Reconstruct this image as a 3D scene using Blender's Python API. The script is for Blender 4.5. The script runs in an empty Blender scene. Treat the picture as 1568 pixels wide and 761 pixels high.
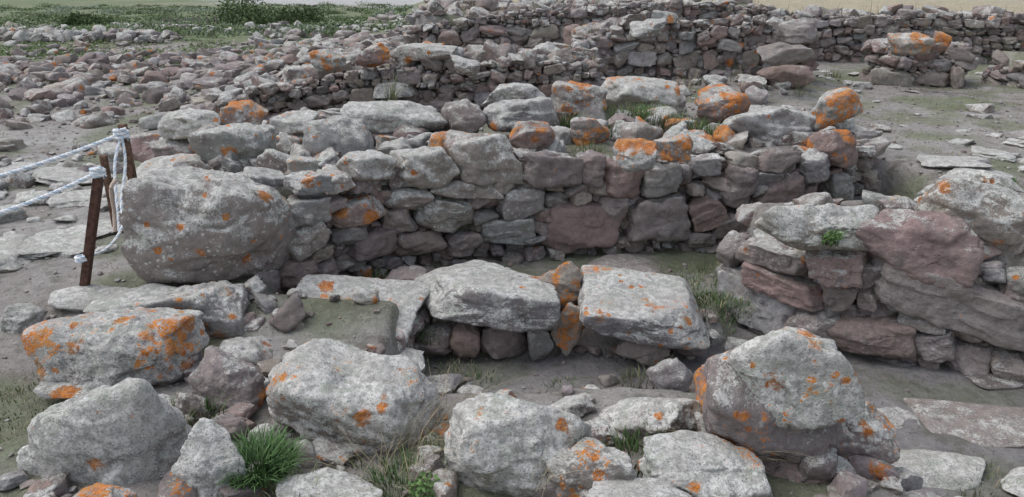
import bpy, bmesh, math, numpy as np
from mathutils import Vector
R0=np.random.default_rng(7)
# ---------------------------------------------------------------- camera model (survey of the site)
PITCH=math.radians(20.0); CAMZ=2.0; FP=1207.0; CX=784.0; CY=380.5
cp,sp=math.cos(PITCH),math.sin(PITCH)
def ray(u,v):
    a=(u-CX)/FP; b=(CY-v)/FP
    return np.array([a, cp+b*sp, -sp+b*cp])
def Uz(u,v,z):
    d=ray(u,v); t=(z-CAMZ)/d[2]; return np.array([0,0,CAMZ])+d*t
def Uy(u,v,y):
    d=ray(u,v); t=y/d[1]; return np.array([0,0,CAMZ])+d*t
def axd(P): return P[1]*cp+(CAMZ-P[2])*sp
# ---------------------------------------------------------------- noise
perm=R0.permutation(256); G=R0.normal(size=(256,3)); G/=np.linalg.norm(G,axis=1)[:,None]
def pn(P):
    i=np.floor(P).astype(np.int64); f=P-i; w=f*f*f*(f*(f*6-15)+10)
    tot=np.zeros(len(P))
    for dx in (0,1):
        hx=perm[(i[:,0]+dx)&255]; wx=w[:,0] if dx else 1-w[:,0]
        for dy in (0,1):
            hy=perm[(hx+i[:,1]+dy)&255]; wy=w[:,1] if dy else 1-w[:,1]
            for dz in (0,1):
                hz=perm[(hy+i[:,2]+dz)&255]; wz=w[:,2] if dz else 1-w[:,2]
                g=G[hz]
                tot+=wx*wy*wz*(g[:,0]*(f[:,0]-dx)+g[:,1]*(f[:,1]-dy)+g[:,2]*(f[:,2]-dz))
    return tot*1.5
def pn2(x,y,s,o=0.0):
    sh=np.shape(x); P=np.stack([np.ravel(x)*s+o,np.ravel(y)*s+o*1.7,np.full(np.size(x),o+.37)],1)
    return pn(P).reshape(sh)
def ss(a,b,x):
    t=np.clip((x-a)/(b-a),0,1); return t*t*(3-2*t)
# ---------------------------------------------------------------- icospheres
ICO={}
for s in (2,3,4,5,6):
    bm=bmesh.new(); bmesh.ops.create_icosphere(bm,subdivisions=s,radius=1)
    V=np.array([v.co[:] for v in bm.verts]); V/=np.linalg.norm(V,axis=1)[:,None]
    F=np.array([[v.index for v in f.verts] for f in bm.faces]); bm.free(); ICO[s]=(V,F)
def rock(seed,sub,npl=12,p=22,rough=1.0,crack=.04,dims=(1.4,1.1,1.0),tilt=.2):
    r=np.random.default_rng(seed); D,F=ICO[sub]
    N=[];h=[]
    for ax in range(3):
        for sg in (-1,1):
            n=np.zeros(3); n[ax]=sg; n+=r.normal(size=3)*tilt; n/=np.linalg.norm(n); N.append(n); h.append(r.uniform(.8,1))
    for k in range(npl):
        n=r.normal(size=3); n/=np.linalg.norm(n); N.append(n); h.append(r.uniform(.88,1.22))
    N=np.array(N);h=np.array(h)
    dm=np.array(dims,float); dm=dm/(dm.prod()**(1/3))
    S=((np.maximum(D@N.T,0)/h)**p).sum(1); V=D*(S**(-1/p))[:,None]*dm
    E=V/np.linalg.norm(V,axis=1)[:,None]
    o=r.uniform(0,90,3)
    n1=pn(V*1.1+o); d=.12*n1+.075*pn(V*2.4+o)+.035*pn(V*5.2+o)
    if sub>=4: d+=.020*pn(V*11+o)
    if sub>=5: d+=.013*pn(V*23+o)
    if sub>=6: d+=.010*pn(V*45+o)
    q=pn(V*np.array([.9,.9,2.2])+o[::-1]); d+=.045*np.tanh(q*14)
    d*=rough*min(1,dm.min()*1.5)
    c=np.abs(pn(V*1.3+o[::-1]+7)); d-=crack*np.exp(-(c/.025)**2)
    V=V+E*d[:,None]
    mn,mx=V.min(0),V.max(0); return (V-(mn+mx)/2)/((mx-mn)/2),F
P4=[rock(100+i,4,11,26,.85,.03,(R0.uniform(1,1.9),1,1)) for i in range(44)]
P3=[rock(300+i,3,9,22,.8,.0) for i in range(24)]
P2=[rock(400+i,2,6,10,.8,.0) for i in range(12)]
TINT={'g':(.275,.268,.262),'m':(.258,.222,.212),'r':(.268,.202,.184),'t':(.315,.28,.245),'d':(.18,.155,.148)}
class Grp:
    def __init__(s): s.V=[];s.F=[];s.T=[];s.L=[];s.n=0
    def add(s,V,F,t,l):
        s.V.append(V);s.F.append(F+s.n);s.n+=len(V)
        s.T.append(np.tile(np.array([*t,1.0],dtype=np.float32),(len(V),1)))
        s.L.append(np.tile(np.array([*l,1.0],dtype=np.float32),(len(V),1)))
    def build(s,name,mat,smooth=True,sharp=None):
        V=np.concatenate(s.V).astype(np.float32);F=np.concatenate(s.F).astype(np.int32)
        return mkmesh(name,V,F,mat,np.concatenate(s.T),np.concatenate(s.L),smooth,sharp)
def mkmesh(name,V,F,mat,T=None,L=None,smooth=True,sharp=None):
    k=F.shape[1]; me=bpy.data.meshes.new(name)
    me.vertices.add(len(V)); me.vertices.foreach_set('co',V.astype(np.float32).ravel())
    me.loops.add(F.size); me.loops.foreach_set('vertex_index',F.astype(np.int32).ravel())
    me.polygons.add(len(F)); me.polygons.foreach_set('loop_start',np.arange(0,F.size,k,dtype=np.int32))
    me.polygons.foreach_set('use_smooth',np.full(len(F),smooth))
    me.update(calc_edges=True)
    if T is not None:
        a=me.attributes.new('tint','FLOAT_COLOR','POINT'); a.data.foreach_set('color',T.astype(np.float32).ravel())
    if L is not None:
        a=me.attributes.new('lich','FLOAT_COLOR','POINT'); a.data.foreach_set('color',L.astype(np.float32).ravel())
    if sharp:
        try: me.set_sharp_from_angle(angle=math.radians(sharp))
        except Exception as e: print(e)
    me.materials.append(mat)
    ob=bpy.data.objects.new(name,me); bpy.context.scene.collection.objects.link(ob); return ob
def rot(yaw=0,roll=0,pitch=0):
    cy,sy=math.cos(yaw),math.sin(yaw);cr,sr=math.cos(roll),math.sin(roll);c3,s3=math.cos(pitch),math.sin(pitch)
    Z=np.array([[cy,-sy,0],[sy,cy,0],[0,0,1]]);Y=np.array([[cr,0,sr],[0,1,0],[-sr,0,cr]]);X=np.array([[1,0,0],[0,c3,-s3],[0,s3,c3]])
    return Z@Y@X
# ---------------------------------------------------------------- materials
def nodes(name):
    m=bpy.data.materials.new(name); m.use_nodes=True; nt=m.node_tree; b=nt.nodes['Principled BSDF']
    b.inputs['Roughness'].default_value=.93; b.inputs['Specular IOR Level'].default_value=.15
    return m,nt,b
class NB:
    def __init__(s,nt): s.nt=nt
    def n(s,t,**k):
        x=s.nt.nodes.new(t)
        for a,b in k.items(): setattr(x,a,b)
        return x
    def put(s,sock,v):
        if isinstance(v,bpy.types.NodeSocket): s.nt.links.new(v,sock)
        else: sock.default_value=v
    def math(s,op,a,b=0.0,c=0.0,clamp=False):
        x=s.n('ShaderNodeMath',operation=op,use_clamp=clamp); s.put(x.inputs[0],a); s.put(x.inputs[1],b)
        if op in('MULTIPLY_ADD',): s.put(x.inputs[2],c)
        return x.outputs[0]
    def noise(s,co,sc,det=5,ro=.6,dist=0):
        x=s.n('ShaderNodeTexNoise'); s.put(x.inputs['Vector'],co); x.inputs['Scale'].default_value=sc; x.inputs['Detail'].default_value=det; x.inputs['Roughness'].default_value=ro; x.inputs['Distortion'].default_value=dist
        return x.outputs[0]
    def vor(s,co,sc,feat='F1'):
        x=s.n('ShaderNodeTexVoronoi',feature=feat); s.put(x.inputs['Vector'],co); x.inputs['Scale'].default_value=sc; return x.outputs[0]
    def mr(s,v,a,b,c=0.0,d=1.0,smooth=True):
        x=s.n('ShaderNodeMapRange',interpolation_type='SMOOTHSTEP' if smooth else 'LINEAR'); s.put(x.inputs[0],v)
        for i,q in enumerate((a,b,c,d)): s.put(x.inputs[i+1],q)
        return x.outputs[0]
    def mix(s,f,a,b,bt='MIX'):
        x=s.n('ShaderNodeMix',data_type='RGBA',blend_type=bt); s.put(x.inputs[0],f); s.put(x.inputs[6],a); s.put(x.inputs[7],b); return x.outputs[2]
    def attr(s,name):
        return s.n('ShaderNodeAttribute',attribute_name=name)
def stone_mat():
    m,nt,b=nodes('lichened_stone'); N=NB(nt)
    co=N.n('ShaderNodeTexCoord').outputs['Object']
    t=N.attr('tint').outputs['Color']; l=N.attr('lich').outputs['Color']
    sep=N.n('ShaderNodeSeparateColor'); nt.links.new(l,sep.inputs[0]); pale,org,rnd=sep.outputs
    nz=N.n('ShaderNodeSeparateXYZ'); nt.links.new(N.n('ShaderNodeNewGeometry').outputs['Normal'],nz.inputs[0]); nz=nz.outputs[2]
    nA=N.noise(co,4,5,.65); nB=N.noise(co,22,5,.7); nC=N.noise(co,95,3,.7); nD=N.noise(co,8.5,6,.72)
    f=N.math('MULTIPLY_ADD',nB,1.4,.15); f=N.math('ADD',f,N.math('MULTIPLY',nC,.4)); 
    val=N.n('ShaderNodeCombineColor')
    for i in range(3): nt.links.new(f,val.inputs[i])
    c=N.mix(1.0,t,val.outputs[0],'MULTIPLY')
    c=N.mix(N.mr(nA,.42,.62,0,.35),c,(.275,.222,.195,1))
    c=N.mix(N.mr(nD,.5,.64,0,.6),c,(.16,.142,.136,1))
    # pale crustose lichen, mostly on upward faces
    x=N.math('ADD',N.noise(co,6.3,7,.75),N.math('MULTIPLY',nC,.45))
    x=N.math('ADD',x,N.math('MULTIPLY',nz,.19)); x=N.math('ADD',x,N.math('MULTIPLY',pale,.47))
    pm=N.mr(x,.93,1.03)
    pc=N.mix(N.mr(nB,.40,.58),(.38,.375,.35,1),(.66,.65,.615,1))
    pc=N.mix(N.mr(nD,.50,.60,0,.6),pc,(.37,.405,.335,1))
    pc=N.mix(N.mr(nA,.56,.44,0,.35),pc,(.38,.355,.335,1))
    pc=N.mix(N.mr(nC,.50,.36,0,.7),pc,(.22,.21,.20,1))
    c=N.mix(N.math('MULTIPLY',pm,.92),c,pc)
    sp_=N.mr(N.vor(co,48),.06,.2,.85,0.0); sp_=N.math('MULTIPLY',sp_,N.mr(nB,.45,.54))
    c=N.mix(sp_,c,(.09,.08,.075,1))
    wv=N.n('ShaderNodeTexVoronoi'); nt.links.new(co,wv.inputs[0]); wv.inputs['Scale'].default_value=24
    ws=N.math('MULTIPLY',N.mr(N.math('ADD',wv.outputs[0],N.math('MULTIPLY',nC,.3)),.36,.42,1.0,0.0),N.mr(nA,.48,.54,0,.75)); ws=N.math('MULTIPLY',ws,N.mr(pale,.0,.5))
    c=N.mix(ws,c,(.64,.645,.61,1))
    # orange lichen: irregular thalli + rosettes, crumbly edges
    no=N.math('ADD',N.noise(co,3.8,3,.55,.3),N.math('MULTIPLY',N.math('SUBTRACT',nB,.5),.62)); no=N.math('ADD',no,N.math('MULTIPLY',N.math('SUBTRACT',nC,.5),.42))
    no=N.math('ADD',no,N.math('MULTIPLY',nz,.03))
    thr=N.mr(org,0,1,.80,.45,False)
    om=N.mr(N.math('SUBTRACT',no,thr),0,.05)
    def ros(scale,rmax,prob):
        ov=N.n('ShaderNodeTexVoronoi'); nt.links.new(co,ov.inputs[0]); ov.inputs['Scale'].default_value=scale
        so=N.n('ShaderNodeSeparateColor'); nt.links.new(ov.outputs['Color'],so.inputs[0])
        rad=N.math('ADD',ov.outputs['Distance'],N.math('MULTIPLY',N.math('SUBTRACT',nB,.5),.85)); rad=N.math('ADD',rad,N.math('MULTIPLY',N.math('SUBTRACT',nC,.5),.6))
        rd=N.math('MULTIPLY_ADD',so.outputs[1],rmax*.6,rmax*.4)
        return N.math('MULTIPLY',N.mr(N.math('SUBTRACT',rd,rad),-.01,.06),N.math('LESS_THAN',so.outputs[0],N.math('MULTIPLY',org,prob)))
    om=N.math('MAXIMUM',om,ros(5.6,.44,.95)); om=N.math('MAXIMUM',om,ros(15.0,.42,.35))
    om=N.math('MULTIPLY',om,N.mr(nC,.38,.50,.2,1.0))
    oc=N.mix(N.mr(nB,.38,.62),(.36,.115,.025,1),(.62,.215,.04,1))
    oc=N.mix(N.mr(nD,.45,.6,0,.5),oc,(.50,.25,.07,1))
    c=N.mix(om,c,oc)
    nt.links.new(c,b.inputs['Base Color'])
    hgt=N.math('ADD',N.math('MULTIPLY',nB,.7),N.math('MULTIPLY',nC,.45)); hgt=N.math('ADD',hgt,N.math('MULTIPLY',N.mr(N.vor(co,38),0,.25),.25)); hgt=N.math('ADD',hgt,N.math('MULTIPLY',pm,.08))
    bp=N.n('ShaderNodeBump'); bp.inputs['Strength'].default_value=.9; bp.inputs['Distance'].default_value=.018; nt.links.new(hgt,bp.inputs['Height'])
    nt.links.new(bp.outputs[0],b.inputs['Normal']); return m
def ground_mat():
    m,nt,b=nodes('dry_earth'); N=NB(nt); co=N.n('ShaderNodeTexCoord').outputs['Object']
    t=N.attr('tint').outputs['Color']
    n1=N.noise(co,1.6,5,.65);n2=N.noise(co,14,6,.72);n3=N.noise(co,80,4,.7)
    f=N.math('MULTIPLY_ADD',n2,1.2,.05); f=N.math('ADD',f,N.math('MULTIPLY',n3,.5)); f=N.math('ADD',f,N.math('MULTIPLY',n1,.45))
    f=N.math('SUBTRACT',f,.12)
    val=N.n('ShaderNodeCombineColor')
    for i in range(3): nt.links.new(f,val.inputs[i])
    c=N.mix(1.0,t,val.outputs[0],'MULTIPLY')
    c=N.mix(N.mr(N.noise(co,5,6,.75),.50,.62,0,.6),c,(.145,.14,.105,1))
    wv=N.n('ShaderNodeTexVoronoi'); nt.links.new(co,wv.inputs[0]); wv.inputs['Scale'].default_value=34
    g=N.math('MULTIPLY',N.mr(N.math('ADD',wv.outputs[0],N.math('MULTIPLY',n3,.3)),.3,.42,1,0),N.mr(n2,.45,.6))
    sc=N.n('ShaderNodeSeparateColor'); nt.links.new(wv.outputs['Color'],sc.inputs[0])
    c=N.mix(N.math('MULTIPLY',g,.6),c,N.mix(sc.outputs[0],(.17,.155,.145,1),(.40,.385,.365,1)))
    nt.links.new(c,b.inputs['Base Color'])
    h=N.math('ADD',N.math('MULTIPLY',n2,1.0),N.math('MULTIPLY',n3,.35)); h=N.math('ADD',h,N.math('MULTIPLY',g,.3))
    bp=N.n('ShaderNodeBump'); bp.inputs['Strength'].default_value=.9; bp.inputs['Distance'].default_value=.045; nt.links.new(h,bp.inputs['Height']); nt.links.new(bp.outputs[0],b.inputs['Normal'])
    return m
def leaf_mat(name):
    m,nt,b=nodes(name); N=NB(nt); t=N.attr('tint').outputs['Color']; nt.links.new(t,b.inputs['Base Color']); b.inputs['Roughness'].default_value=.7
    return m
def plain(name,col,rough=.7,sc=60,amt=.4):
    m,nt,b=nodes(name); N=NB(nt); co=N.n('ShaderNodeTexCoord').outputs['Object']
    n=N.noise(co,sc,4,.6); c=N.mix(N.mr(n,.3,.7),(*[q*(1-amt) for q in col],1),(*[min(1,q*(1+amt)) for q in col],1)); nt.links.new(c,b.inputs['Base Color']); b.inputs['Roughness'].default_value=rough
    bp=N.n('ShaderNodeBump'); bp.inputs['Strength'].default_value=.3; bp.inputs['Distance'].default_value=.003; nt.links.new(n,bp.inputs['Height']); nt.links.new(bp.outputs[0],b.inputs['Normal'])
    return m
MS=stone_mat(); MG=ground_mat(); ML=leaf_mat('grass_blades'); MB=leaf_mat('shrub_leaves')
# ---------------------------------------------------------------- plan of the site
WA=np.array([(-2.1,4.75),(-1.54,5.1),(-.94,5.73),(-.18,6.0),(.9,6.17),(1.9,6.27),(2.6,6.45),(3.25,6.8),(3.45,7.5)],float)
WF=np.array([(1.62,5.5),(2.1,4.8),(3.2,4.42),(5.2,4.2)],float)
WB=np.array([(-3.6,8.6),(-3.0,9.1),(-2.3,9.5),(-.6,9.7),(1.1,9.9)],float)
WC=np.array([(.9,10.9),(2.2,11.2),(3.0,11.25),(4.25,11.3),(4.35,12.2)],float)
WG=np.array([(-1.6,12.9),(0.5,13.1),(2.5,13.6),(4.5,14.1)],float)
WE=np.array([(4.3,14.4),(7,14.5),(11,14.2)],float)
WD=np.array([(5.35,12.2),(5.5,11.6),(6.6,11.55),(6.8,12.2)],float)
WD2=np.array([(7.0,11.9),(7.3,11.0),(8.8,10.6),(11,10.4)],float)
def off(W,d):
    T=np.gradient(W,axis=0); T/=np.linalg.norm(T,axis=1)[:,None]; return W+np.stack([-T[:,1],T[:,0]],1)*d
def foot(W,inset,back):
    a=off(W,inset); return np.vstack([a,np.array(back)])
FA=foot(WA,.15,[(3.2,8.3),(-1.8,8.2),(-2.6,6.6),(-2.5,5.3)])
FF=foot(WF,.15,[(5.4,5.8),(2.9,5.85),(1.8,5.75)])
FB=foot(WB,.15,[(1.2,11),(-3,10.6),(-3.7,9.2)])
FC=foot(WC,.15,[(4.2,12.8),(.9,12.6)])
FG=foot(WG,.15,[(4.5,16),(-1.6,16)])
FE=foot(WE,.15,[(11,15.3),(4.3,15.4)])
FD=np.array([(5.55,11.8),(6.55,11.75),(6.6,12.4),(5.5,12.4)])
FD2=np.array([(7.3,11.4),(8.8,10.85),(11,10.65),(11,12),(7.3,12.2)])
PIT=np.array([(-.75,3.75),(-.65,4.84),(1.45,4.86),(1.66,5.6),(2.25,5.0),(3.2,4.6),(5.4,4.4),(5.4,1.2),(2.0,1.6),(1.75,3.0),(1.45,3.6),(.9,3.75)])
BEN=np.array([(-1.6,4.75),(-1.6,5.2),(-1,5.9),(-.18,6.15),(1.9,6.45),(3.4,7.0),(3.5,5.95),(2.9,5.8),(1.8,5.7),(1.5,4.7),(-.6,4.7)])
def sd(x,y,poly):
    X=np.ravel(x);Y=np.ravel(y); d=np.full(X.shape,1e9); ins=np.zeros(X.shape,bool)
    for k in range(len(poly)):
        a=poly[k];b=poly[(k+1)%len(poly)]; e=b-a; t=np.clip(((X-a[0])*e[0]+(Y-a[1])*e[1])/(e@e),0,1)
        d=np.minimum(d,np.hypot(X-a[0]-t*e[0],Y-a[1]-t*e[1]))
        c=((a[1]>Y)!=(b[1]>Y)); 
        with np.errstate(divide='ignore',invalid='ignore'): c&=(X<(b[0]-a[0])*(Y-a[1])/(b[1]-a[1]+1e-12)+a[0])
        ins^=c
    return np.where(ins,d,-d).reshape(np.shape(x))
def lay(h,x,y,poly,val,w=.08):
    m=ss(-w,w,sd(x,y,poly)+ .03*pn2(x,y,3,5.)); return h*(1-m)+val*m
def H(x,y):
    x=np.asarray(x,float);y=np.asarray(y,float)
    h=.3*ss(0,3,x)*ss(4.5,7,y)-.15*(1-ss(3.8,4.8,y))
    h=h+.35*ss(8,14,y)*ss(-6,-1,x)*(1-ss(3,5,x))
    h=lay(h,x,y,BEN,-.3,.1); h=lay(h,x,y,PIT,-.5,.08)
    h=lay(h,x,y,FA,.5+.05*pn2(x,y,1.2,9.),.08); h=lay(h,x,y,FF,.28,.07); h=lay(h,x,y,FB,.4+.42*ss(-3.3,-1.8,x)+.1*pn2(x,y,1.5,8.),.12); h=lay(h,x,y,FC,1.0+.15*pn2(x,y,1.2,8.),.1)
    h=lay(h,x,y,FG,1.2+.2*pn2(x,y,.9,6.),.1); h=lay(h,x,y,FE,1.05,.1); h=lay(h,x,y,FD,.8,.08); h=lay(h,x,y,FD2,.75,.08)
    d=np.abs((y-21.3)+.10*(x+14)); h=h+.12*np.exp(-(d/.9)**2)*ss(-6,-9,x)
    h=h-.6*ss(23,34,y)*ss(-4,-7,x)*(1-ss(200,400,y))
    h=h+.035*pn2(x,y,.8,1.)+.02*pn2(x,y,2.6,2.)+.012*pn2(x,y,7,3.)
    return h
xs=np.concatenate([-4.5-np.geomspace(.04,395,70)[::-1],np.arange(-4.5,6.5,.04),6.5+np.geomspace(.04,395,70)])
ys=np.concatenate([[-60,-20,-5,0,.8],np.arange(1.3,8.6,.04),np.arange(8.6,16,.08),np.arange(16,30,.25),30*np.geomspace(1.01,30,60)])
X,Y=np.meshgrid(xs,ys); Z=H(X,Y)
nx,ny=len(xs),len(ys); idx=np.arange(nx*ny).reshape(ny,nx)
F=np.stack([idx[:-1,:-1].ravel(),idx[:-1,1:].ravel(),idx[1:,1:].ravel(),idx[1:,:-1].ravel()],1)
C=np.zeros((ny,nx,4));C[...,3]=1
def blend(m,col):
    C[...,:3]=C[...,:3]*(1-m[...,None])+np.array(col)*m[...,None]
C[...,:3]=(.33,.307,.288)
n_a=pn2(X,Y,.7,11.);n_b=pn2(X,Y,2.2,12.)
blend(ss(-.1,.4,n_a)*.5,(.40,.385,.365)); blend(ss(0,.5,n_b)*.5,(.25,.22,.20))
blend(ss(2.6,2.9,-X)*ss(4.2,6,Y)*(1-ss(9,11,Y))*.6*ss(-.4,.2,n_b),(.47,.46,.44))
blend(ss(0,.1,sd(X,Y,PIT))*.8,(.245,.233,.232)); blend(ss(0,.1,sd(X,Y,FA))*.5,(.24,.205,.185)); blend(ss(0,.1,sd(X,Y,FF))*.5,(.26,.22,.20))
gr=ss(.0,.35,pn2(X,Y,1.1,21.)+.3*n_b)*.65; blend(gr*(1-ss(0,.1,sd(X,Y,PIT))*.5),(.16,.19,.10))
gx=ss(6.5,8,Y)*ss(3.4,4,X)*ss(-.1,.35,n_b+n_a*.6); blend(gx*.55,(.20,.22,.125))
blend(ss(0,.15,sd(X,Y,BEN))*ss(.7,1.2,X)*ss(-.35,.2,n_b)*.75,(.13,.165,.08))
far=ss(19.5,22,Y+n_a*2)*ss(-1,-4,X)
blend(far*.9,(.17,.205,.11)); blend(far*ss(.0,.3,pn2(X,Y,.45,31.))*.7,(.28,.27,.20))
lf=ss(15,17,Y)*ss(-4,-6,X)*ss(-.1,.3,pn2(X,Y,.5,41.)+.3*n_b); blend(lf*.8,(.17,.20,.11))
fr=ss(15.5,17,Y)*ss(-3,0,X); blend(fr*.9,(.44,.38,.27))
sand=ss(50,52,Y+.35*(X+10))*(1-ss(66,70,Y))*ss(-.37,-.33,X/np.maximum(Y,.1)); blend(sand,(.45,.44,.43))
blend(ss(70,84,Y),(.16,.18,.11))
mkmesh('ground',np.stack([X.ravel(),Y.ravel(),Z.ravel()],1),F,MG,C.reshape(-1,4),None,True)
# ---------------------------------------------------------------- walls
HER=[]
def hitwall(W,u,v):
    d=ray(u,v); best=None
    for k in range(len(W)-1):
        a=W[k];e=W[k+1]-a; M=np.array([[d[0],-e[0]],[d[1],-e[1]]])
        if abs(np.linalg.det(M))<1e-9: continue
        t,s=np.linalg.solve(M,a)
        if t>0 and -.02<=s<=1.02 and (best is None or t<best[0]): best=(t,math.atan2(e[1],e[0]))
    if best is None: return None
    return np.array([0,0,CAMZ])+d*best[0],best[1]
seedc=[1000]
def jt(t,r,a=.16):
    c=np.array(TINT[t]); return c*(1+r.uniform(-a,a))*(1+r.uniform(-.03,.03,3))
def place(grp,P,dims,yaw,roll,t,pale,org,sub=5,pitch=0,p=24,npl=12,rough=1.0,tilt=.2):
    seedc[0]+=1; r=np.random.default_rng(seedc[0])
    V,F=rock(seedc[0],sub,npl,p,rough,dims=dims,tilt=tilt)
    V=(V*np.array(dims)/2)@rot(yaw,roll,pitch).T+P
    grp.add(V,F,jt(t,r),(pale,org,r.random()))
def wallhero(grp,W,spec,depth=.3,push=.04,sub=5):
    for s in spec:
        u0,v0,u1,v1,t,pale,org=s[:7]; rl=s[7] if len(s)>7 else 0
        q=hitwall(W,(u0+u1)/2,(v0+v1)/2)
        if q is None: print('miss',s); continue
        P,yaw=q; k=axd(P)/FP; w=(u1-u0)*k*1.06/max(.45,abs(math.cos(yaw)))**.6; h=(v1-v0)*k*1.04
        n=np.array([-math.sin(yaw),math.cos(yaw),0]); dd=min(depth,max(w,h)*1.0)
        HER.append((P[0],P[1],P[2],w,h))
        place(grp,P+n*push,(w,dd,h),yaw,math.radians(rl),t,pale,org,sub,npl=9,tilt=.13)
def fill(grp,W,zb,zt,hr,seed,depth=.28,inset=.1,pal=(.1,.5),org=(.1,.5),asp=(.9,2.2),protos=P4,tw='mmmrtgdg',skip=True,rag=.0):
    r=np.random.default_rng(seed); seg=np.hypot(*np.diff(W,axis=0).T); cum=np.r_[0,np.cumsum(seg)]; L=cum[-1]
    ss_=np.linspace(0,1,80)
    zb=np.interp(ss_,np.linspace(0,1,len(zb)),zb); zt=np.interp(ss_,np.linspace(0,1,len(zt)),zt)+rag*np.interp(ss_,np.linspace(0,1,14),r.uniform(-1,.6,14))
    o=0.0
    while o<2.2:
        h=r.uniform(*hr); s=-r.uniform(0,.2); placed=False
        while s<L:
            w=h*r.uniform(*asp); c=s+w/2; f=min(max(c/L,0),1); hh=h*r.uniform(.75,1.35)
            z=np.interp(f,ss_,zb)+o+h/2+.04*math.sin(c*2.3+seed+o*3)+r.uniform(-.03,.03)
            if z+h*.2<np.interp(f,ss_,zt):
                placed=True
                k=min(max(np.searchsorted(cum,c)-1,0),len(seg)-1); e=(W[k+1]-W[k])/seg[k]; p=W[k]+e*min(max(c-cum[k],0),seg[k])
                ok=True
                if skip:
                    for a in HER:
                        if ((p[0]-a[0])**2+(p[1]-a[1])**2)/(a[3]*.42)**2+(z-a[2])**2/(a[4]*.42)**2<1: ok=False;break
                if ok:
                    n=np.array([-e[1],e[0]]); p=p+n*(inset+r.uniform(-.04,.05)); V,F=protos[r.integers(len(protos))]
                    fl=np.array([r.choice([-1,1]),1,1]); ff=F if fl[0]>0 else F[:,::-1]
                    V=(V*fl*np.array([w*1.08,depth*r.uniform(.8,1.15),hh*1.08])/2)@rot(math.atan2(e[1],e[0])+r.normal()*.14,r.normal()*.17,r.normal()*.12).T+np.array([p[0],p[1],z])
                    top=z+h>np.interp(f,ss_,zt)-.02
                    grp.add(V,ff,jt(r.choice(list(tw)),r,.28),(r.uniform(*pal)+(.2 if top else 0),r.uniform(*org)*(1 if top or r.random()<.25 else .3),r.random()))
            s+=w
        if not placed: break
        o+=h
def scatter(grp,poly,n,size,seed,flat=(.35,.8),pal=(.1,.6),org=(0,.4),protos=P3,tw='mmrtg',sink=.3,cond=None,pw=2.0,lift=0,tl=.25):
    r=np.random.default_rng(seed); poly=np.array(poly,float); mn,mx=poly.min(0),poly.max(0); k=0;tries=0
    while k<n and tries<20:
        tries+=1
        xx=r.uniform(mn[0],mx[0],n*2);yy=r.uniform(mn[1],mx[1],n*2); ok=sd(xx,yy,poly)>0
        if cond is not None: ok&=cond(xx,yy,r)
        xx=xx[ok][:n-k];yy=yy[ok][:n-k]; zz=H(xx,yy)
        for a,b_,c in zip(xx,yy,zz):
            s=size[0]+(size[1]-size[0])*r.random()**pw; fh=r.uniform(*flat); V,F=protos[r.integers(len(protos))]
            V=(V*np.array([s,s*r.uniform(.6,1),s*fh])/2)@rot(r.uniform(0,6.28),r.normal()*tl,r.normal()*tl).T+np.array([a,b_,c+s*fh*(.5-sink)+lift])
            grp.add(V,F,jt(r.choice(list(tw)),r,.28),(r.uniform(*pal),r.uniform(*org) if r.random()<.5 else 0,r.random()))
        k+=len(xx)
def boulders(grp,spec,sub=5,tilt=.26,flat=None,npl=13,p=22):
    """u0,v0,u1,v1,zc,kd,tint,pale,orange,roll,yaw,pitch"""
    for s in spec:
        u0,v0,u1,v1,zc,kd,t,pale,org=s[:9]; rl=s[9] if len(s)>9 else 0; yw=s[10] if len(s)>10 else 0; pt=s[11] if len(s)>11 else 0
        P=Uz((u0+u1)/2,(v0+v1)/2,zc); k=axd(P)/FP; dep=math.atan2(CAMZ-P[2],P[1])
        w=(u1-u0)*k; d=w*kd; e=(v1-v0)*k*1.03; hz2=e*e-(d*math.sin(dep)*.95)**2
        if flat: d=(e-flat*.5)/math.sin(dep); hz=flat
        elif hz2<(.4*e)**2: hz=.4*e/math.cos(dep); d=e*.9/math.sin(dep)/.95
        else: hz=math.sqrt(hz2)/math.cos(dep)
        g=grp if grp is not None else Grp()
        HER.append((P[0],P[1],P[2],w,hz))
        place(g,P,(w*1.03,d,hz),math.radians(yw),math.radians(rl),t,pale,org,sub,tilt=tilt,pitch=math.radians(pt),npl=npl,p=p)
        if grp is None: g.build('boulder',MS)
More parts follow.
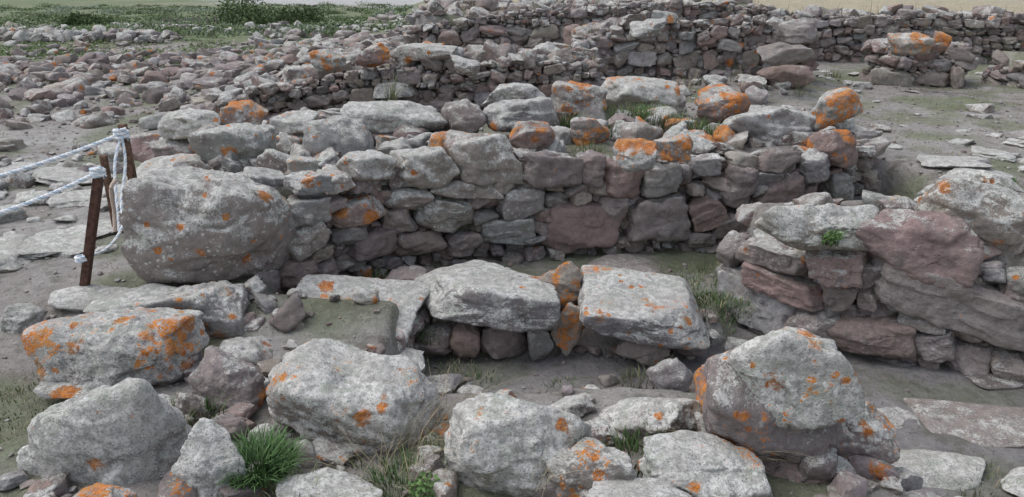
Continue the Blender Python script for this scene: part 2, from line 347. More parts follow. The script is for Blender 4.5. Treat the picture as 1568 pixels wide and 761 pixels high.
# main wall A
gA=Grp()
wallhero(gA,WA,[
(535,235,605,283,'t',.55,.2,8),(607,227,698,290,'t',.5,.12,-3),(695,208,798,282,'t',.3,.08,3),(800,233,888,287,'m',.05,.05,6),
(885,235,925,287,'m',.05,.0),(915,247,983,310,'r',.0,.0,8),(982,250,1040,300,'g',.1,0),(590,288,658,318,'t',.35,0),(660,277,765,305,'t',.3,0,6),
(640,302,733,352,'t',.45,.0,5),(765,287,832,338,'g',.25,.1),(832,303,958,390,'r',-.15,0),(735,332,818,378,'g',.3,0),(960,298,1060,374,'m',.1,0),
(1050,300,1112,350,'r',-.1,0,-20),(1090,323,1155,363,'m',.1,0),(505,305,582,350,'r',.2,.5,-5),(445,302,505,350,'g',.15,.1),(440,345,495,398,'t',.25,0,-20),
(1225,230,1270,280,'g',.2,0),(1260,262,1308,308,'g',.25,0),(1252,200,1312,256,'r',.1,.5),(1160,228,1225,262,'d',0,.1),(1155,262,1235,318,'r',0,.05),
(1055,238,1105,270,'g',.2,.1),(1105,250,1160,320,'m',.0,0,15),(1195,296,1262,330,'g',.2,0),(585,315,640,356,'m',.05,0),(540,350,600,395,'d',-.1,0),
(600,352,680,396,'r',-.1,0),(480,395,520,440,'m',.0,.1),(1040,350,1092,378,'d',-.1,0),(1085,362,1135,395,'m',.0,0),(495,262,535,292,'t',.4,.3),
(455,265,500,298,'g',.3,.4),(680,355,738,392,'m',.0,0),(385,405,430,470,'m',.1,0),(430,395,480,440,'r',.0,0),(918,298,962,334,'m',-.1,0),(1225,318,1262,350,'r',0,0)])
boulders(gA,[
(528,155,688,210,.68,.5,'g',.7,.08,4),(675,155,745,210,.68,.9,'m',.2,.1),(740,148,855,212,.68,.7,'g',.35,.05),(845,125,928,188,.72,.8,'t',.5,.7),
(920,118,1040,178,.72,.7,'t',.75,.4,8),(1063,131,1142,182,.72,.8,'r',.3,.78,-10),(1108,160,1247,230,.62,.6,'g',.4,.1,3),(1238,140,1315,192,.72,.6,'g',.4,.75,-25),
(463,178,577,264,.62,.8,'g',.25,.2),(306,190,418,272,.62,.8,'g',.3,.15),(343,155,407,200,.78,.8,'r',.4,.8),(405,172,487,208,.68,.8,'t',.7,.25),
(250,168,340,210,.62,.8,'t',.6,.1),(780,187,850,236,.66,.8,'r',.2,.68),(873,178,932,224,.62,.8,'m',.3,.7),(938,213,1002,264,.66,.8,'g',.5,.70),
(1003,206,1064,248,.62,.8,'g',.35,.66),(740,125,835,158,.68,.8,'g',.65,.1),(575,125,640,150,.55,.8,'g',.4,.1),(400,205,470,250,.52,.9,'m',.3,.55),
(930,175,975,215,.6,.8,'m',.1,.2,30),(1015,180,1060,205,.58,.8,'g',.4,.65),(1040,200,1100,235,.55,.8,'g',.35,.5),(440,230,520,262,.5,.8,'t',.55,.1),
(180,243,325,318,.25,.8,'t',.5,.15,-15),(355,262,470,300,.42,.9,'t',.5,.25),(190,205,255,250,.3,.8,'r',.2,.1),(240,208,310,245,.4,.8,'m',.3,.15),
(655,205,705,225,.58,.8,'t',.2,.2),(990,140,1050,180,.66,.8,'g',.75,.2)],5)
fill(gA,WA,[0,-.2,-.35,-.35,-.35,-.35,-.3,-.2,0],[.35,.5,.55,.6,.56,.55,.55,.6,.5],(.08,.17),51,org=(0,.15),pal=(-.15,.25),inset=.09)
fill(gA,off(WA,.02),[-.1,-.3,-.4,-.4,-.4,-.4,-.4,-.2,0],[.3,.45,.5,.55,.5,.5,.5,.55,.45],(.05,.09),53,org=(0,.05),pal=(-.2,.1),inset=.10,depth=.14,skip=False,protos=P3)
scatter(gA,FA,300,(.07,.4),54,pal=(.1,.75),org=(.1,.65),protos=P4,tw='mgtgrd',pw=1.8)
scatter(gA,[(-2.6,8.4),(-2.9,6.2),(-2.6,5.2),(-1.7,5.1),(-1,7.9)],90,(.12,.42),55,pal=(.2,.7),org=(.1,.5),protos=P4,tw='mgtt',pw=1.5)
gA.build('stone_wall',MS,True,50)
# right wall F
gF=Grp()
wallhero(gF,WF,[
(1318,325,1495,432,'r',.05,.0,8),(1150,370,1232,415,'m',.2,.1),(1237,375,1330,432,'r',.2,.05),(1325,412,1575,500,'m',-.0,0,14),(1158,412,1250,455,'r',.0,.1),
(1275,480,1402,550,'r',-.1,0),(1395,500,1460,560,'m',.1,0,-20),(1450,525,1515,582,'m',.1,0),(1515,540,1580,588,'m',.1,0),(1262,432,1310,478,'d',0,0),(1310,432,1345,478,'m',.1,0),
(1105,425,1222,502,'g',.1,0),(1535,430,1575,472,'m',.2,0),(1380,475,1440,502,'m',.2,0),(1215,470,1275,530,'m',.1,0),(1340,545,1400,580,'d',0,0),(1160,495,1220,540,'d',0,0)],depth=.4,sub=6)
boulders(gF,[(1153,310,1345,384,.40,.45,'t',.5,.06,4),(1412,280,1580,390,.45,.55,'t',.35,.12,8),(1555,290,1640,400,.4,.8,'t',.4,.3),(1345,300,1420,335,.36,.9,'m',.3,.1),(1240,330,1310,365,.36,.8,'m',.3,.1),
(1500,262,1568,292,.4,.8,'t',.5,.2),(1470,300,1560,330,.3,.8,'m',.2,.1)],6)
fill(gF,WF,[-.5,-.55,-.55,-.55],[.15,.22,.3,.4],(.1,.18),61,org=(0,.1),pal=(-.1,.2),depth=.3,inset=.09)
fill(gF,off(WF,.02),[-.55]*4,[.1,.2,.25,.3],(.05,.09),62,org=(0,.1),pal=(-.2,.1),inset=.09,depth=.14,skip=False,protos=P3)
scatter(gF,FF,70,(.1,.35),63,pal=(.1,.5),org=(0,.3),protos=P4)
gF.build('stone_wall',MS,True,50)
# background walls
def bgwall(W,FP_,zb,zt,hr,seed,n,orgc=.6,tw='mmrtgd',caps=None,asp=(.8,2.3),rag=.12):
    g=Grp(); fill(g,W,zb,zt,hr,seed,org=(0,.25),pal=(-.2,.25),tw=tw,skip=False,asp=asp,rag=rag)
    fill(g,off(W,.03),zb,[z-.06 for z in zt],(.05,.09),seed+1,org=(0,.1),pal=(-.2,.1),inset=.09,depth=.15,skip=False,protos=P3,rag=0)
    scatter(g,FP_,n,(.08,.42),seed+2,pal=(-.1,.5),org=(0,orgc),protos=P4,pw=2,tw=tw)
    if caps: boulders(g,caps,5)
    g.build('stone_wall',MS,True,50)
bgwall(WB,FB,[.1,.15,.2,.2,.25],[.5,.7,.9,.95,.92],(.08,.21),71,260,.5,caps=[(478,75,530,114,.92,.8,'g',.5,.7),(547,66,598,104,.95,.8,'r',.4,.75),(600,68,700,95,.95,.5,'t',.5,.1),(380,115,432,165,.45,.8,'g',.4,.1,-15),(690,85,735,115,.85,.8,'t',.4,.1),(340,130,385,170,.4,.8,'g',.4,.1)])
bgwall(WC,FC,[.2,.25,.25,.25,.3],[1.1,1.35,1.2,1.15,1.1],(.09,.23),75,170,.2,caps=[(1190,28,1248,68,1.1,.8,'m',.1,0),(1158,65,1245,100,.9,.6,'m',.0,0),(1160,100,1240,135,.55,.6,'r',-.1,0),(965,28,1020,60,1.3,.9,'g',.6,.1)],rag=.2)
bgwall(WG,FG,[.4,.5,.5,.4],[1.1,1.35,1.45,1.35],(.09,.22),79,330,.2,rag=.25)
bgwall(WE,FE,[.2,.25,.25],[1.15,1.2,1.2],(.1,.22),83,150,.15)
bgwall(WD,FD,[.25]*4,[.95,.95,.98,.9],(.17,.28),87,10,.6,caps=[(1365,50,1425,85,.95,.9,'t',.3,.65),(1430,48,1455,80,.98,.9,'r',.3,.7)],asp=(1.2,2.4),rag=.05)
bgwall(WD2,FD2,[.2]*4,[.6,.85,.95,.9],(.12,.28),91,60,.6)
# bench & pit stones
gb=Grp()
boulders(gb,[(446,436,647,542,-.17,.95,'g',.5,.3,7,0,6)],6,npl=7,tilt=.12,flat=.24,p=16)
boulders(gb,[(633,393,854,500,-.13,.72,'g',.5,.03,3)],6,npl=9,tilt=.22,flat=.34,p=14)
boulders(gb,[(884,412,1079,512,-.16,.95,'g',.5,.4,5,0,6)],6,npl=6,tilt=.12,flat=.24,p=20)
boulders(gb,[(820,397,897,465,-.08,.7,'t',.1,.7),(588,408,672,462,-.22,.9,'m',-.05,0),(845,466,897,540,-.3,.5,'t',.2,.65,10),
(900,392,1010,425,-.28,.9,'m',-.05,0),(352,487,408,520,-.1,.8,'m',.2,.1),(375,490,482,545,-.2,.9,'g',.4,.25,5),(330,518,440,592,-.15,1.0,'t',.45,.1,5)],5)
boulders(gb,[(598,530,648,570,-.42,.8,'m',.1,0),(632,500,702,545,-.4,.8,'m',.1,0),(690,495,737,548,-.38,.8,'r',.0,0),(735,488,808,548,-.38,.7,'m',.1,0),(808,496,847,555,-.38,.5,'g',.3,.0,-8),
(943,506,1022,556,-.38,.7,'m',.1,.1),(1030,503,1088,542,-.38,.8,'m',.2,0),(638,570,708,600,-.45,.9,'g',.1,0),(600,560,640,590,-.45,.9,'g',.2,0),(655,592,692,628,-.47,.9,'g',.2,0),(993,546,1065,602,-.35,.8,'g',.25,.1),
(560,535,605,575,-.4,.8,'d',.1,0),(700,590,740,615,-.48,.9,'g',.2,0),(1110,520,1160,545,-.45,.8,'g',.2,0)],4)
fill(gb,np.array([(-.75,4.3),(-.62,4.82),(.2,4.95),(1.4,4.95),(1.6,5.3)]),[-.52]*5,[-.2,-.2,-.25,-.25,-.3],(.07,.12),95,org=(0,.05),pal=(-.2,.2),depth=.2,inset=.06,protos=P4,skip=True)
scatter(gb,[(-.85,3.6),(-.7,4.9),(1.5,4.95),(2.0,4.9),(1.3,3.6)],80,(.03,.14),96,pal=(-.2,.2),org=(0,.05),pw=2.6,
  cond=lambda x,y,r:(r.random(len(x))<.15)|(x<-.4)|(y>4.65))
gb.build('stone_bench',MS,True,50)
# hero boulders
boulders(None,[(212,260,447,440,.31,.8,'m',.38,.2,4,10)],6,tilt=.34,npl=20,p=8)
boulders(None,[(62,474,306,592,.0,.6,'g',.62,.5,5,5),(238,430,384,528,-.02,.8,'g',.3,.3,5)],6,tilt=.22,npl=12,p=20)
boulders(None,[(38,565,310,805,-.1,.7,'g',.78,.14,-8)],6,tilt=.3,npl=14,p=10)
boulders(None,[(298,545,404,655,-.08,.8,'m',.15,.05,5),(278,658,382,800,-.05,.6,'g',.6,.15,-8)],6,tilt=.3)
boulders(None,[(398,538,672,692,-.02,.62,'t',.72,.3,15,-8)],6,tilt=.2,npl=14,p=8)
boulders(None,[(680,612,905,765,.02,.6,'t',.82,.3,5),(820,672,972,772,-.02,.7,'m',.4,.5,-4),(918,595,1092,690,-.05,.7,'t',.5,.1,0),
(1112,503,1314,645,.30,.55,'t',.85,.5,8,-5),(1048,515,1300,698,.1,.8,'m',.2,.5,8,8),(1252,618,1368,724,-.1,.8,'m',.35,.5,5),
(1138,680,1294,800,-.22,.7,'r',.0,.03),(980,684,1172,800,-.08,.7,'g',.6,.4,5),(885,732,1065,810,.0,.7,'g',.7,.2),
(422,722,585,800,-.1,.8,'g',.75,.0),(100,742,200,800,.05,.8,'g',.4,.6)],6,tilt=.3,npl=14,p=18)
gr_=Grp()
boulders(gr_,[(520,672,580,712,-.15,.8,'g',.4,.2),(640,642,720,690,-.18,.9,'g',.3,.5),(625,698,690,740,-.15,.9,'m',.2,.2),(322,635,382,678,-.1,.8,'m',.1,.1),(60,575,150,610,-.1,.8,'g',.3,.3),
(430,690,480,725,-.15,.8,'t',.4,.2),(880,640,960,690,-.12,.9,'g',.4,.3),(1030,640,1080,680,-.12,.9,'g',.4,.3),(380,650,440,700,-.15,.8,'g',.4,.1),(270,600,320,660,-.1,.8,'m',.2,.2),
(150,435,300,478,.05,.9,'g',.5,.1),(300,470,370,500,-.02,.8,'m',.2,.2),(0,465,60,520,-.05,.9,'g',.5,.1),(640,628,700,660,-.25,.8,'m',.3,.5),(385,590,425,640,-.2,.8,'m',.1,0)],5)
scatter(gr_,[(-2.3,2.2),(-2.2,4.3),(-1.5,4.9),(-.8,4.7),(-.8,3.7),(1.0,3.6),(1.7,2.9),(1.7,2.0),(0,1.6)],280,(.04,.26),101,pal=(-.1,.5),org=(0,.4),protos=P4,tw='mmgtrd',pw=2)
fill(gr_,np.array([(1.95,1.6),(1.75,2.9),(1.45,3.55),(.9,3.75),(-.7,3.72),(-.78,4.7)])[::-1]*1.0,[-.55]*6,[-.22]*6,(.09,.16),102,org=(0,.2),pal=(0,.3),depth=.25,inset=.02,skip=False)
gr_.build('collapsed_stone_wall',MS,True,50)
# paving slabs in the right room
gp=Grp()
boulders(gp,[(1335,686,1515,755,-.49,.8,'t',.6,0),(1400,600,1590,690,-.5,.8,'m',.1,0,0),(1530,712,1660,780,-.5,.8,'t',.5,0),(1310,625,1410,680,-.505,.8,'g',.25,0),(1480,560,1600,605,-.5,.8,'d',.0,0),
 (1310,740,1400,790,-.5,.8,'g',.4,0),(1420,755,1520,800,-.5,.8,'g',.4,0)],5,flat=.09)
gp.build('paving_stones',MS,True,50)
# ------------------------------------------------ rubble fields
gu=Grp()
scatter(gu,[(-14,12.3),(-4.5,12.0),(-3,10.2),(-.5,11),(-1.5,16),(-3,21),(-5,20),(-8,17.5),(-14,16.2)],1500,(.08,.5),111,flat=(.35,.7),pal=(-.2,.35),org=(0,.4),tw='mmmrtgd',pw=2.4,sink=.25)
scatter(gu,[(-16,13),(-6,12.5),(-4,20),(-17,20)],420,(.05,.4),114,flat=(.35,.7),pal=(-.2,.35),org=(0,.3),tw='mmmrtgd',pw=2.4,sink=.25)
scatter(gu,[(-6.5,18),(-1.5,16),(-2,30),(-8,30)],420,(.1,.5),116,flat=(.35,.7),pal=(0,.5),org=(0,.1),tw='mmtgd',pw=2.2,sink=.25)
scatter(gu,[(-4.6,7.2),(-2.7,5.9),(-2.2,8.3),(-3.2,8.8),(-6,9.5),(-7,8)],70,(.08,.35),112,pal=(.1,.5),org=(.1,.5),tw='mtg')
scatter(gu,[(-8,10.2),(-3.6,9.6),(-3.4,11.8),(-9,12.2)],120,(.06,.4),113,pal=(0,.4),org=(0,.3))
gu.build('rubble',MS,True,50)
gk=Grp()
scatter(gk,[(-30,22.0),(-8.5,20.2),(-8.5,21.4),(-30,23.4)],950,(.12,.46),115,flat=(.5,.9),pal=(.0,.6),org=(0,.1),tw='ggtmd',pw=1.8,sink=.15)
scatter(gk,[(-30,24),(-7,23),(-7,33),(-30,36)],380,(.12,.5),125,flat=(.5,.9),pal=(.0,.5),org=(0,.0),tw='ggtmd',pw=2,sink=.2)
gk.build('rubble_bank',MS,True,50)
gq=Grp()
scatter(gq,[(3.5,5.9),(8,5.9),(12,14),(4.4,14),(4.2,9),(3.6,8.2)],300,(.04,.35),117,flat=(.15,.45),pal=(.1,.5),org=(0,.1),pw=3.5,tw='mmtg',tl=.12)
scatter(gq,[(3.5,5.9),(6,5.9),(6.5,7.6),(3.7,8)],40,(.2,.65),217,flat=(.14,.24),pal=(.3,.7),org=(0,.05),pw=1.5,tw='tg',protos=P4,sink=.4,tl=.05)
scatter(gq,[(-2.2,8.4),(3.3,8.5),(4,10.9),(1,10.8),(.9,9.7),(-2.4,9.3)],160,(.05,.4),118,pal=(.1,.6),org=(0,.4),pw=2.5)
scatter(gq,[(-5,4.9),(-2.3,4.9),(-2.7,7),(-6,9)],120,(.03,.35),119,flat=(.2,.6),pal=(.2,.7),org=(0,.2),pw=3,tw='gtm',tl=.1)
scatter(gq,[(-4.2,5.2),(-2.9,5.2),(-3,7.4),(-5.5,8)],24,(.3,.9),219,flat=(.12,.2),pal=(.5,.8),org=(0,.05),pw=1.5,tw='tg',protos=P4,sink=.42,tl=.03)
scatter(gq,[(-.5,12),(4.2,12.9),(4.5,14),(2,13.4),(-1.5,12.8)],120,(.1,.45),120,pal=(0,.4))
scatter(gq,[(-2,16),(12,16),(16,26),(-4,26)],300,(.1,.5),121,pal=(.1,.5),tw='mtg')
gq.build('loose_stones',MS,True,50)
gv=Grp()
inpit=lambda x,y,r:(sd(x,y,PIT)<0)|(r.random(len(x))<.35)
scatter(gv,[(-6,2),(6,2),(8,12),(-8,12)],6500,(.008,.045),131,flat=(.4,.9),pal=(-.2,.3),org=(0,.0),protos=P2,pw=2.8,tw='mrtgd',cond=inpit)
scatter(gv,[(-14,10),(-2,10),(-3,22),(-20,22)],3500,(.03,.12),132,protos=P2,org=(0,0),pal=(-.2,.3))
gv.build('gravel',MS,False)
# ------------------------------------------------ grass
class Bl:
    def __init__(s): s.V=[];s.F=[];s.T=[];s.n=0
    def blade(s,p,h,az,lean,w,c):
        d=np.array([math.cos(az),math.sin(az),0]); q=np.array([-d[1],d[0],0]); pts=[]
        for k,t in enumerate((0,.4,.75,1)):
            c0=p+d*lean*h*t*t+np.array([0,0,h*t*(1-.25*lean*t)]); ww=w*(1-t)**.7
            pts+= [c0-q*ww,c0+q*ww]
        s.V+=pts; n=s.n; s.F+=[(n,n+1,n+3,n+2),(n+2,n+3,n+5,n+4),(n+4,n+5,n+7,n+6)]; s.n+=8
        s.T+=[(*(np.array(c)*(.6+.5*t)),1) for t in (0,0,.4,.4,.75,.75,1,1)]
    def tuft(s,P,n,h,sp,col,r,lean=.7,w=.003,dry=.1):
        for k in range(n):
            a=r.uniform(0,6.28);rr=sp*math.sqrt(r.random()); x=P[0]+rr*math.cos(a);y=P[1]+rr*math.sin(a)
            c=np.array(col)*r.uniform(.65,1.35) if r.random()>dry else np.array((.42,.36,.23))*r.uniform(.7,1.2)
            s.blade(np.array([x,y,P[2]-.01]),h*r.uniform(.4,1.2),a+r.normal()*.6,lean*r.uniform(.2,1.3),w*r.uniform(.6,1.4),c)
    def build(s,name): return mkmesh(name,np.array(s.V),np.array(s.F),ML,np.array(s.T),None,True)
rg=np.random.default_rng(5); GREEN=(.10,.18,.06); OLV=(.16,.20,.09); DRY=(.44,.37,.24)
B=Bl()
def tz(u,v,z,*a,**k):
    P=Uz(u,v,z); B.tuft(P,*a,**k)
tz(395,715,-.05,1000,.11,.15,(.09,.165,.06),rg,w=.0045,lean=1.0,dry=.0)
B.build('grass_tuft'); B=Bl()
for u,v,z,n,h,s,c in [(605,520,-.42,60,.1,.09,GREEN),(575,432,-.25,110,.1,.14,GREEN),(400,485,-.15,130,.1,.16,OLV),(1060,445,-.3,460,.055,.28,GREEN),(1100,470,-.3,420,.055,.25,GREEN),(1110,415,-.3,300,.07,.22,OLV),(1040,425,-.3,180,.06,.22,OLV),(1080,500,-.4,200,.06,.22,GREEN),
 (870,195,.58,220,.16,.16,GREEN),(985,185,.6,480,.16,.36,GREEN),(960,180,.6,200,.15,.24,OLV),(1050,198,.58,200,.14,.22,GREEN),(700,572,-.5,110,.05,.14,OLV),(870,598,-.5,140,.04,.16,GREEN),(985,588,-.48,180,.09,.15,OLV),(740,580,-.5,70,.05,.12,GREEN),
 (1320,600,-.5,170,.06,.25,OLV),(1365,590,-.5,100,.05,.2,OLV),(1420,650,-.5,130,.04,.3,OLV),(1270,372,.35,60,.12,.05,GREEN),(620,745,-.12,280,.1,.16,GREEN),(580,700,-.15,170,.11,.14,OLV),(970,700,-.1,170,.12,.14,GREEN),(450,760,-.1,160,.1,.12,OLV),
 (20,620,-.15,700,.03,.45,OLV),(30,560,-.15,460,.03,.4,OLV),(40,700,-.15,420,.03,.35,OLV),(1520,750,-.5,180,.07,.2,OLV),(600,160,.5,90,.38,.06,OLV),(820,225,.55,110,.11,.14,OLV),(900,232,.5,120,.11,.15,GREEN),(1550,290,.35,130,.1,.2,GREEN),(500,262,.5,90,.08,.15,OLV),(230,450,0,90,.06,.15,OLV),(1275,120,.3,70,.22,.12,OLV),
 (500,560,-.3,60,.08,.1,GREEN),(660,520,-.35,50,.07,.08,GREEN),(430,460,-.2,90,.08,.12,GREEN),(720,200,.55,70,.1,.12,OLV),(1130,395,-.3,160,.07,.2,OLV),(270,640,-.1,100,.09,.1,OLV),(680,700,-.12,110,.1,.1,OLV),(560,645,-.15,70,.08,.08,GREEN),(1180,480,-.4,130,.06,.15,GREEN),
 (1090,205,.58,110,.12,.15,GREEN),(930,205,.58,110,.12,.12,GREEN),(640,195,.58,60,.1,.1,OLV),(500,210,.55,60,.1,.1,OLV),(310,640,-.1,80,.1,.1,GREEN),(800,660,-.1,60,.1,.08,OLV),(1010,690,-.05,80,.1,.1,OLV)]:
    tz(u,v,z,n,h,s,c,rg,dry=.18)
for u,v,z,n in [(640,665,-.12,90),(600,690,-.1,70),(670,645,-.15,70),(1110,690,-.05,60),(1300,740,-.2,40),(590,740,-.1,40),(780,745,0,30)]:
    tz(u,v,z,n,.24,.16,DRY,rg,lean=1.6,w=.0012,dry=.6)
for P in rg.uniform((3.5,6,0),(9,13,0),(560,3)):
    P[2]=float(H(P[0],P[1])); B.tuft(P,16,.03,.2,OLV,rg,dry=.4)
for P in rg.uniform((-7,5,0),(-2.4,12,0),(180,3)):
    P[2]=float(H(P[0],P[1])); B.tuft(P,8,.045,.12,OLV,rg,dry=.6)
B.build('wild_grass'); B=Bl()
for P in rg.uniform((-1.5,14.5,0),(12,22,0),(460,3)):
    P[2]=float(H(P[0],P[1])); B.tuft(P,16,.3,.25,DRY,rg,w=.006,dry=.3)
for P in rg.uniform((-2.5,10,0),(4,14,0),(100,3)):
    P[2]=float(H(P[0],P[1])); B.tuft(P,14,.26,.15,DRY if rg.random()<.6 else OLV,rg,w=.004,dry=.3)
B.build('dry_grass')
# ------------------------------------------------ shrubs
def shrub(V,F,T,cx,cy,cz,rx,ry,rz,n,ls,col,r):
    lob=r.normal(size=(9,3)); lob/=np.linalg.norm(lob,axis=1)[:,None]; lob[:,2]=abs(lob[:,2])
    k=r.integers(0,9,n); d=r.normal(size=(n,3)); d/=np.linalg.norm(d,axis=1)[:,None]
    P=lob[k]*.6+d*(r.random((n,1))**.4)*.5; P[:,2]=np.abs(P[:,2]); P=P*np.array([rx,ry,rz])+np.array([cx,cy,cz])
    a=r.normal(size=(n,3));a/=np.linalg.norm(a,axis=1)[:,None]; b=np.cross(a,r.normal(size=(n,3)));b/=np.linalg.norm(b,axis=1)[:,None]
    s=ls*r.uniform(.6,1.4,(n,1)); q=np.stack([P-a*s,P-b*s*.5,P+a*s,P+b*s*.5],1).reshape(-1,3)
    n0=sum(len(v) for v in V); V.append(q); F.append(np.arange(4*n).reshape(n,4)+n0)
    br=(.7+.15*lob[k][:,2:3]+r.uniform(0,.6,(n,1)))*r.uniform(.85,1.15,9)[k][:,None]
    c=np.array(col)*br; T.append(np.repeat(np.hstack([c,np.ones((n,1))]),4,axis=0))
V=[];F=[];T=[]
for i in range(620):
    y=rg.uniform(22.3,52); x=-y*rg.uniform(.13,.8)
    if y<25 and rg.random()<.3: continue
    z=float(H(x,y)); s=rg.uniform(.3,1.0)*(1 if y<38 else .8); c=[(.17,.22,.11),(.20,.25,.14),(.25,.27,.18),(.11,.15,.07),(.24,.28,.22),(.09,.13,.06)][rg.integers(6)]
    shrub(V,F,T,x,y,z-.05,s*1.5,s,s*rg.uniform(.25,.5),int(240*s)+60,.05,c,rg)
mkmesh('shrubland',np.concatenate(V),np.concatenate(F),MB,np.concatenate(T),None,False)
for (x,y,s) in [(-11.2,34.5,1.25),(-9.3,36,.9),(-16,31,.8)]:
    V=[];F=[];T=[]; z=float(H(x,y)); shrub(V,F,T,x,y,z,s*1.4,s*1.1,s*1.0,2600,.06,(.085,.12,.05),rg); 
    mkmesh('bush',np.concatenate(V),np.concatenate(F),MB,np.concatenate(T),None,False)
V=[];F=[];T=[]
for i in range(260):
    y=rg.uniform(15.5,20.8); x=-y*rg.uniform(.22,.68)
    if y<17.5 and rg.random()<.6: continue
    z=float(H(x,y));s=rg.uniform(.12,.42)
    shrub(V,F,T,x,y,z-.03,s*1.9,s*1.2,s*.4,int(260*s)+40,.03,[(.17,.23,.10),(.21,.25,.13)][i%2],rg)
for (u,v,z,s) in [(860,185,.55,.09),(600,515,-.4,.1),(620,530,-.45,.07),(1275,368,.38,.07),(990,180,.6,.13),(1020,178,.6,.1),(605,150,.45,.16),(650,752,-.1,.08)]:
    P=Uz(u,v,z); shrub(V,F,T,P[0],P[1],P[2],s,s,s*1.1,220,.012,(.12,.20,.07),rg)
mkmesh('low_plants',np.concatenate(V),np.concatenate(F),MB,np.concatenate(T),None,False)
# ------------------------------------------------ posts, ropes
MIRON=plain('rusty_brown_iron',(.085,.045,.035),.6,40,.45); MWOOD=plain('weathered_wood',(.14,.085,.06),.8,30,.4); MGREY=plain('grey_timber',(.25,.23,.20),.85,30,.3); MR1=plain('rope_white',(.82,.83,.84),.9,300,.08); MR2=plain('rope_blue',(.50,.60,.70),.9,300,.12); MTAN=plain('strap_tan',(.5,.41,.34),.9,100,.2)
def empty(name):
    e=bpy.data.objects.new(name,None); bpy.context.scene.collection.objects.link(e); return e
def prism(name,prof,a,b,mat,parent,bev=.002):
    a=Vector(a);b=Vector(b); q=(b-a).to_track_quat('Z','Y'); bm=bmesh.new(); L=(b-a).length
    r1=[bm.verts.new(a+q@Vector((x,y,0))) for x,y in prof]; r2=[bm.verts.new(a+q@Vector((x,y,L))) for x,y in prof]; n=len(prof)
    for i in range(n): bm.faces.new((r1[i],r1[(i+1)%n],r2[(i+1)%n],r2[i]))
    bm.faces.new(r1[::-1]);bm.faces.new(r2)
    bmesh.ops.recalc_face_normals(bm,faces=bm.faces); me=bpy.data.meshes.new(name); bm.to_mesh(me); bm.free(); me.materials.append(mat)
    o=bpy.data.objects.new(name,me); bpy.context.scene.collection.objects.link(o); o.parent=parent
    md=o.modifiers.new('b','BEVEL'); md.width=bev; md.segments=2; return o
def tube(name,pts,r,mat,parent,phase=None,hr=0,pitch=.05):
    P=np.array(pts,float); Q=[]
    E=np.vstack([2*P[0]-P[1],P,2*P[-1]-P[-2]])
    for k in range(1,len(E)-2):
        m=max(4,int(np.linalg.norm(E[k+1]-E[k])/.008))
        for t in np.linspace(0,1,m,endpoint=False):
            Q.append(.5*((2*E[k])+(-E[k-1]+E[k+1])*t+(2*E[k-1]-5*E[k]+4*E[k+1]-E[k+2])*t*t+(-E[k-1]+3*E[k]-3*E[k+1]+E[k+2])*t**3))
    Q.append(P[-1]); Q=np.array(Q)
    T=np.gradient(Q,axis=0);T/=np.linalg.norm(T,axis=1)[:,None]+1e-9; up=np.array([.13,.31,.94]); A=np.cross(T,up);A/=np.linalg.norm(A,axis=1)[:,None]+1e-9; Bv=np.cross(T,A)
    s=np.r_[0,np.cumsum(np.linalg.norm(np.diff(Q,axis=0),axis=1))]
    if phase is not None:
        an=phase+s/pitch*2*math.pi; Q=Q+hr*(A*np.cos(an)[:,None]+Bv*np.sin(an)[:,None])
    k=7; th=np.arange(k)/k*2*math.pi
    V=(Q[:,None]+r*(A[:,None]*np.cos(th)[None,:,None]+Bv[:,None]*np.sin(th)[None,:,None])).reshape(-1,3)
    i=np.arange(len(Q)-1)[:,None]*k; j=np.arange(k)[None]; j2=(j+1)%k
    F=np.stack([(i+j).ravel(),(i+j2).ravel(),(i+k+j2).ravel(),(i+k+j).ravel()],1)
    o=mkmesh(name,V,F,mat,None,None,True); o.parent=parent; return o
def rope(pts,parent,R=.016):
    for k in range(3): tube('strand_%d'%(k+1),pts,R*.56,MR2 if k==0 else MR1,parent,phase=k*2.094,hr=R*.5,pitch=.08)
b1=Uz(122,452,-.02); t1=Uy(152,262,4.66); L=.024;t_=.004
e=empty('iron_post'); b1[2]-=.08; prism('angle_iron',[(-L,-L),(L,-L),(L,-L+t_*1.5),(-L+t_*1.5,-L+t_*1.5),(-L+t_*1.5,L),(-L,L)],b1,t1,MIRON,e)
e2=empty('wooden_post'); t2=Uy(187,190,5.8); b2=np.array([t2[0]+.02,5.8,-.1]); prism('stake',[(-.03,-.025),(.03,-.025),(.03,.025),(-.03,.025)],b2,t2,MWOOD,e2,.006)
t3=Uy(158,238,5.9); b3=t3.copy(); b3[2]=-.1; prism('stake_short',[(-.025,-.02),(.025,-.02),(.025,.02),(-.025,.02)],b3,t3,MWOOD,e2,.006)
er=empty('rope_barrier')
k1=Uy(150,264,4.63); k2=Uy(186,205,5.76)
def sag(a,b,n,d): 
    a=np.array(a);b=np.array(b); return [a+(b-a)*t+np.array([0,0,-d*4*t*(1-t)]) for t in np.linspace(0,1,n)]
l1=Uy(0,258,5.3); l2=Uy(0,315,4.2)
rope(sag(l1+(l1-k2)*1.0,k2,9,.05),er,.015); rope(sag(l2+(l2-k1)*.9,k1,9,.04),er,.013)
def coil(c,r,turns,h): return [np.array([c[0]+r*math.cos(a),c[1]+r*math.sin(a),c[2]+h*(a/(turns*6.28)-.5)]) for a in np.arange(0,turns*6.28,.6)]
rope(coil(k1,.034,3,.06),er,.012); rope(coil(k2,.045,3,.08),er,.013); kb=Uy(126,396,4.66); rope(coil(kb,.034,2,.04),er,.011)
rope([k2,Uy(192,250,5.65),Uy(186,310,5.4),Uy(188,345,5.2),Uy(165,380,4.95),kb],er,.011)
rope([k2,Uy(176,250,5.6),Uy(178,300,5.45),Uy(183,355,5.25)],er,.011)
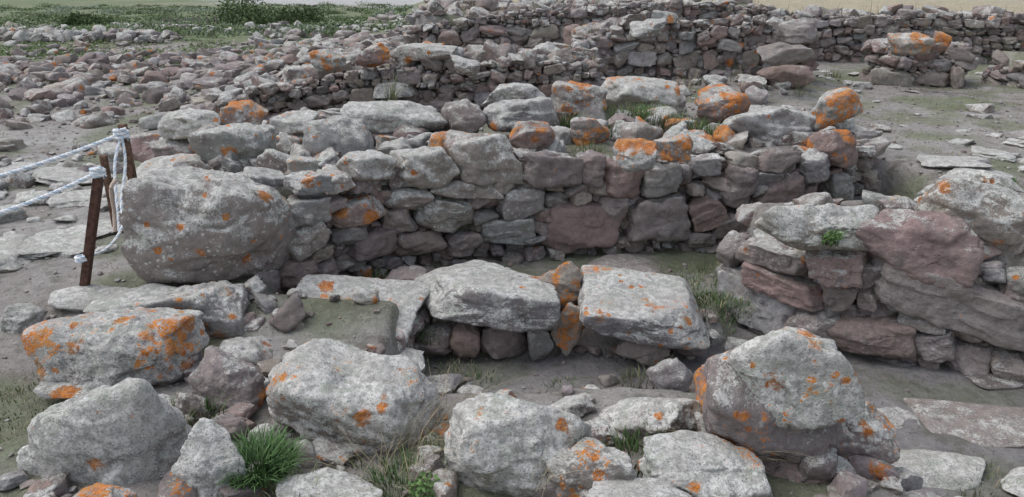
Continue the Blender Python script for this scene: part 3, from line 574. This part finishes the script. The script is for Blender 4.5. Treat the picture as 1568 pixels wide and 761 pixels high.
tube('strap',[Uy(178,275,5.3),Uy(170,290,5.25),Uy(175,325,5.25),Uy(176,355,5.2)],.014,MTAN,er)
g=Grp(); boulders(g,[(78,438,245,480,.0,.6,'g',.85,0,3)],5,flat=.1); g.build('stone_slab',MS)
ef=empty('timber_fence')
for i in range(8):
    x=-13.2+i*.28; y=31; z=float(H(x,y)); prism('picket_%d'%i,[(-.018,-.015),(.018,-.015),(.018,.015),(-.018,.015)],(x,y,z-.1),(x+rg.normal()*.02,y,z+.6+rg.normal()*.03),MGREY,ef)
z=float(H(-12,31)); prism('rail',[(-.015,-.015),(.015,-.015),(.015,.015),(-.015,.015)],(-13.3,31.035,z+.42),(-11.1,31.035,z+.42),MGREY,ef)
# ------------------------------------------------ light, sky, camera
w=bpy.data.worlds.new('World'); bpy.context.scene.world=w; w.use_nodes=True; nt=w.node_tree; bg=nt.nodes['Background']
sky=nt.nodes.new('ShaderNodeTexSky'); sky.sky_type='NISHITA'; sky.sun_disc=False; EL,AZ=math.radians(60),math.radians(-80); sky.sun_elevation=EL; sky.sun_rotation=AZ; sky.dust_density=2
hs=nt.nodes.new('ShaderNodeHueSaturation'); hs.inputs['Saturation'].default_value=.45; hs.inputs['Value'].default_value=1.35; nt.links.new(sky.outputs[0],hs.inputs['Color']); nt.links.new(hs.outputs[0],bg.inputs[0]); bg.inputs[1].default_value=.15
sl=bpy.data.lights.new('sun','SUN'); sl.energy=1.45; sl.angle=math.radians(55); sl.color=(1,.985,.97); so=bpy.data.objects.new('sun',sl); bpy.context.scene.collection.objects.link(so)
d=Vector((math.sin(AZ)*math.cos(EL),math.cos(AZ)*math.cos(EL),math.sin(EL))); so.rotation_euler=d.to_track_quat('Z','Y').to_euler()
cam=bpy.data.cameras.new('camera'); co=bpy.data.objects.new('camera',cam); bpy.context.scene.collection.objects.link(co); co.location=(0,0,CAMZ); co.rotation_euler=(math.pi/2-PITCH,0,0)
cam.sensor_width=36; cam.lens=36*FP/1568; cam.clip_end=2000; cam.clip_start=.05; bpy.context.scene.camera=co
sc=bpy.context.scene; sc.view_settings.view_transform='Standard'; sc.view_settings.look='None'; sc.view_settings.exposure=0
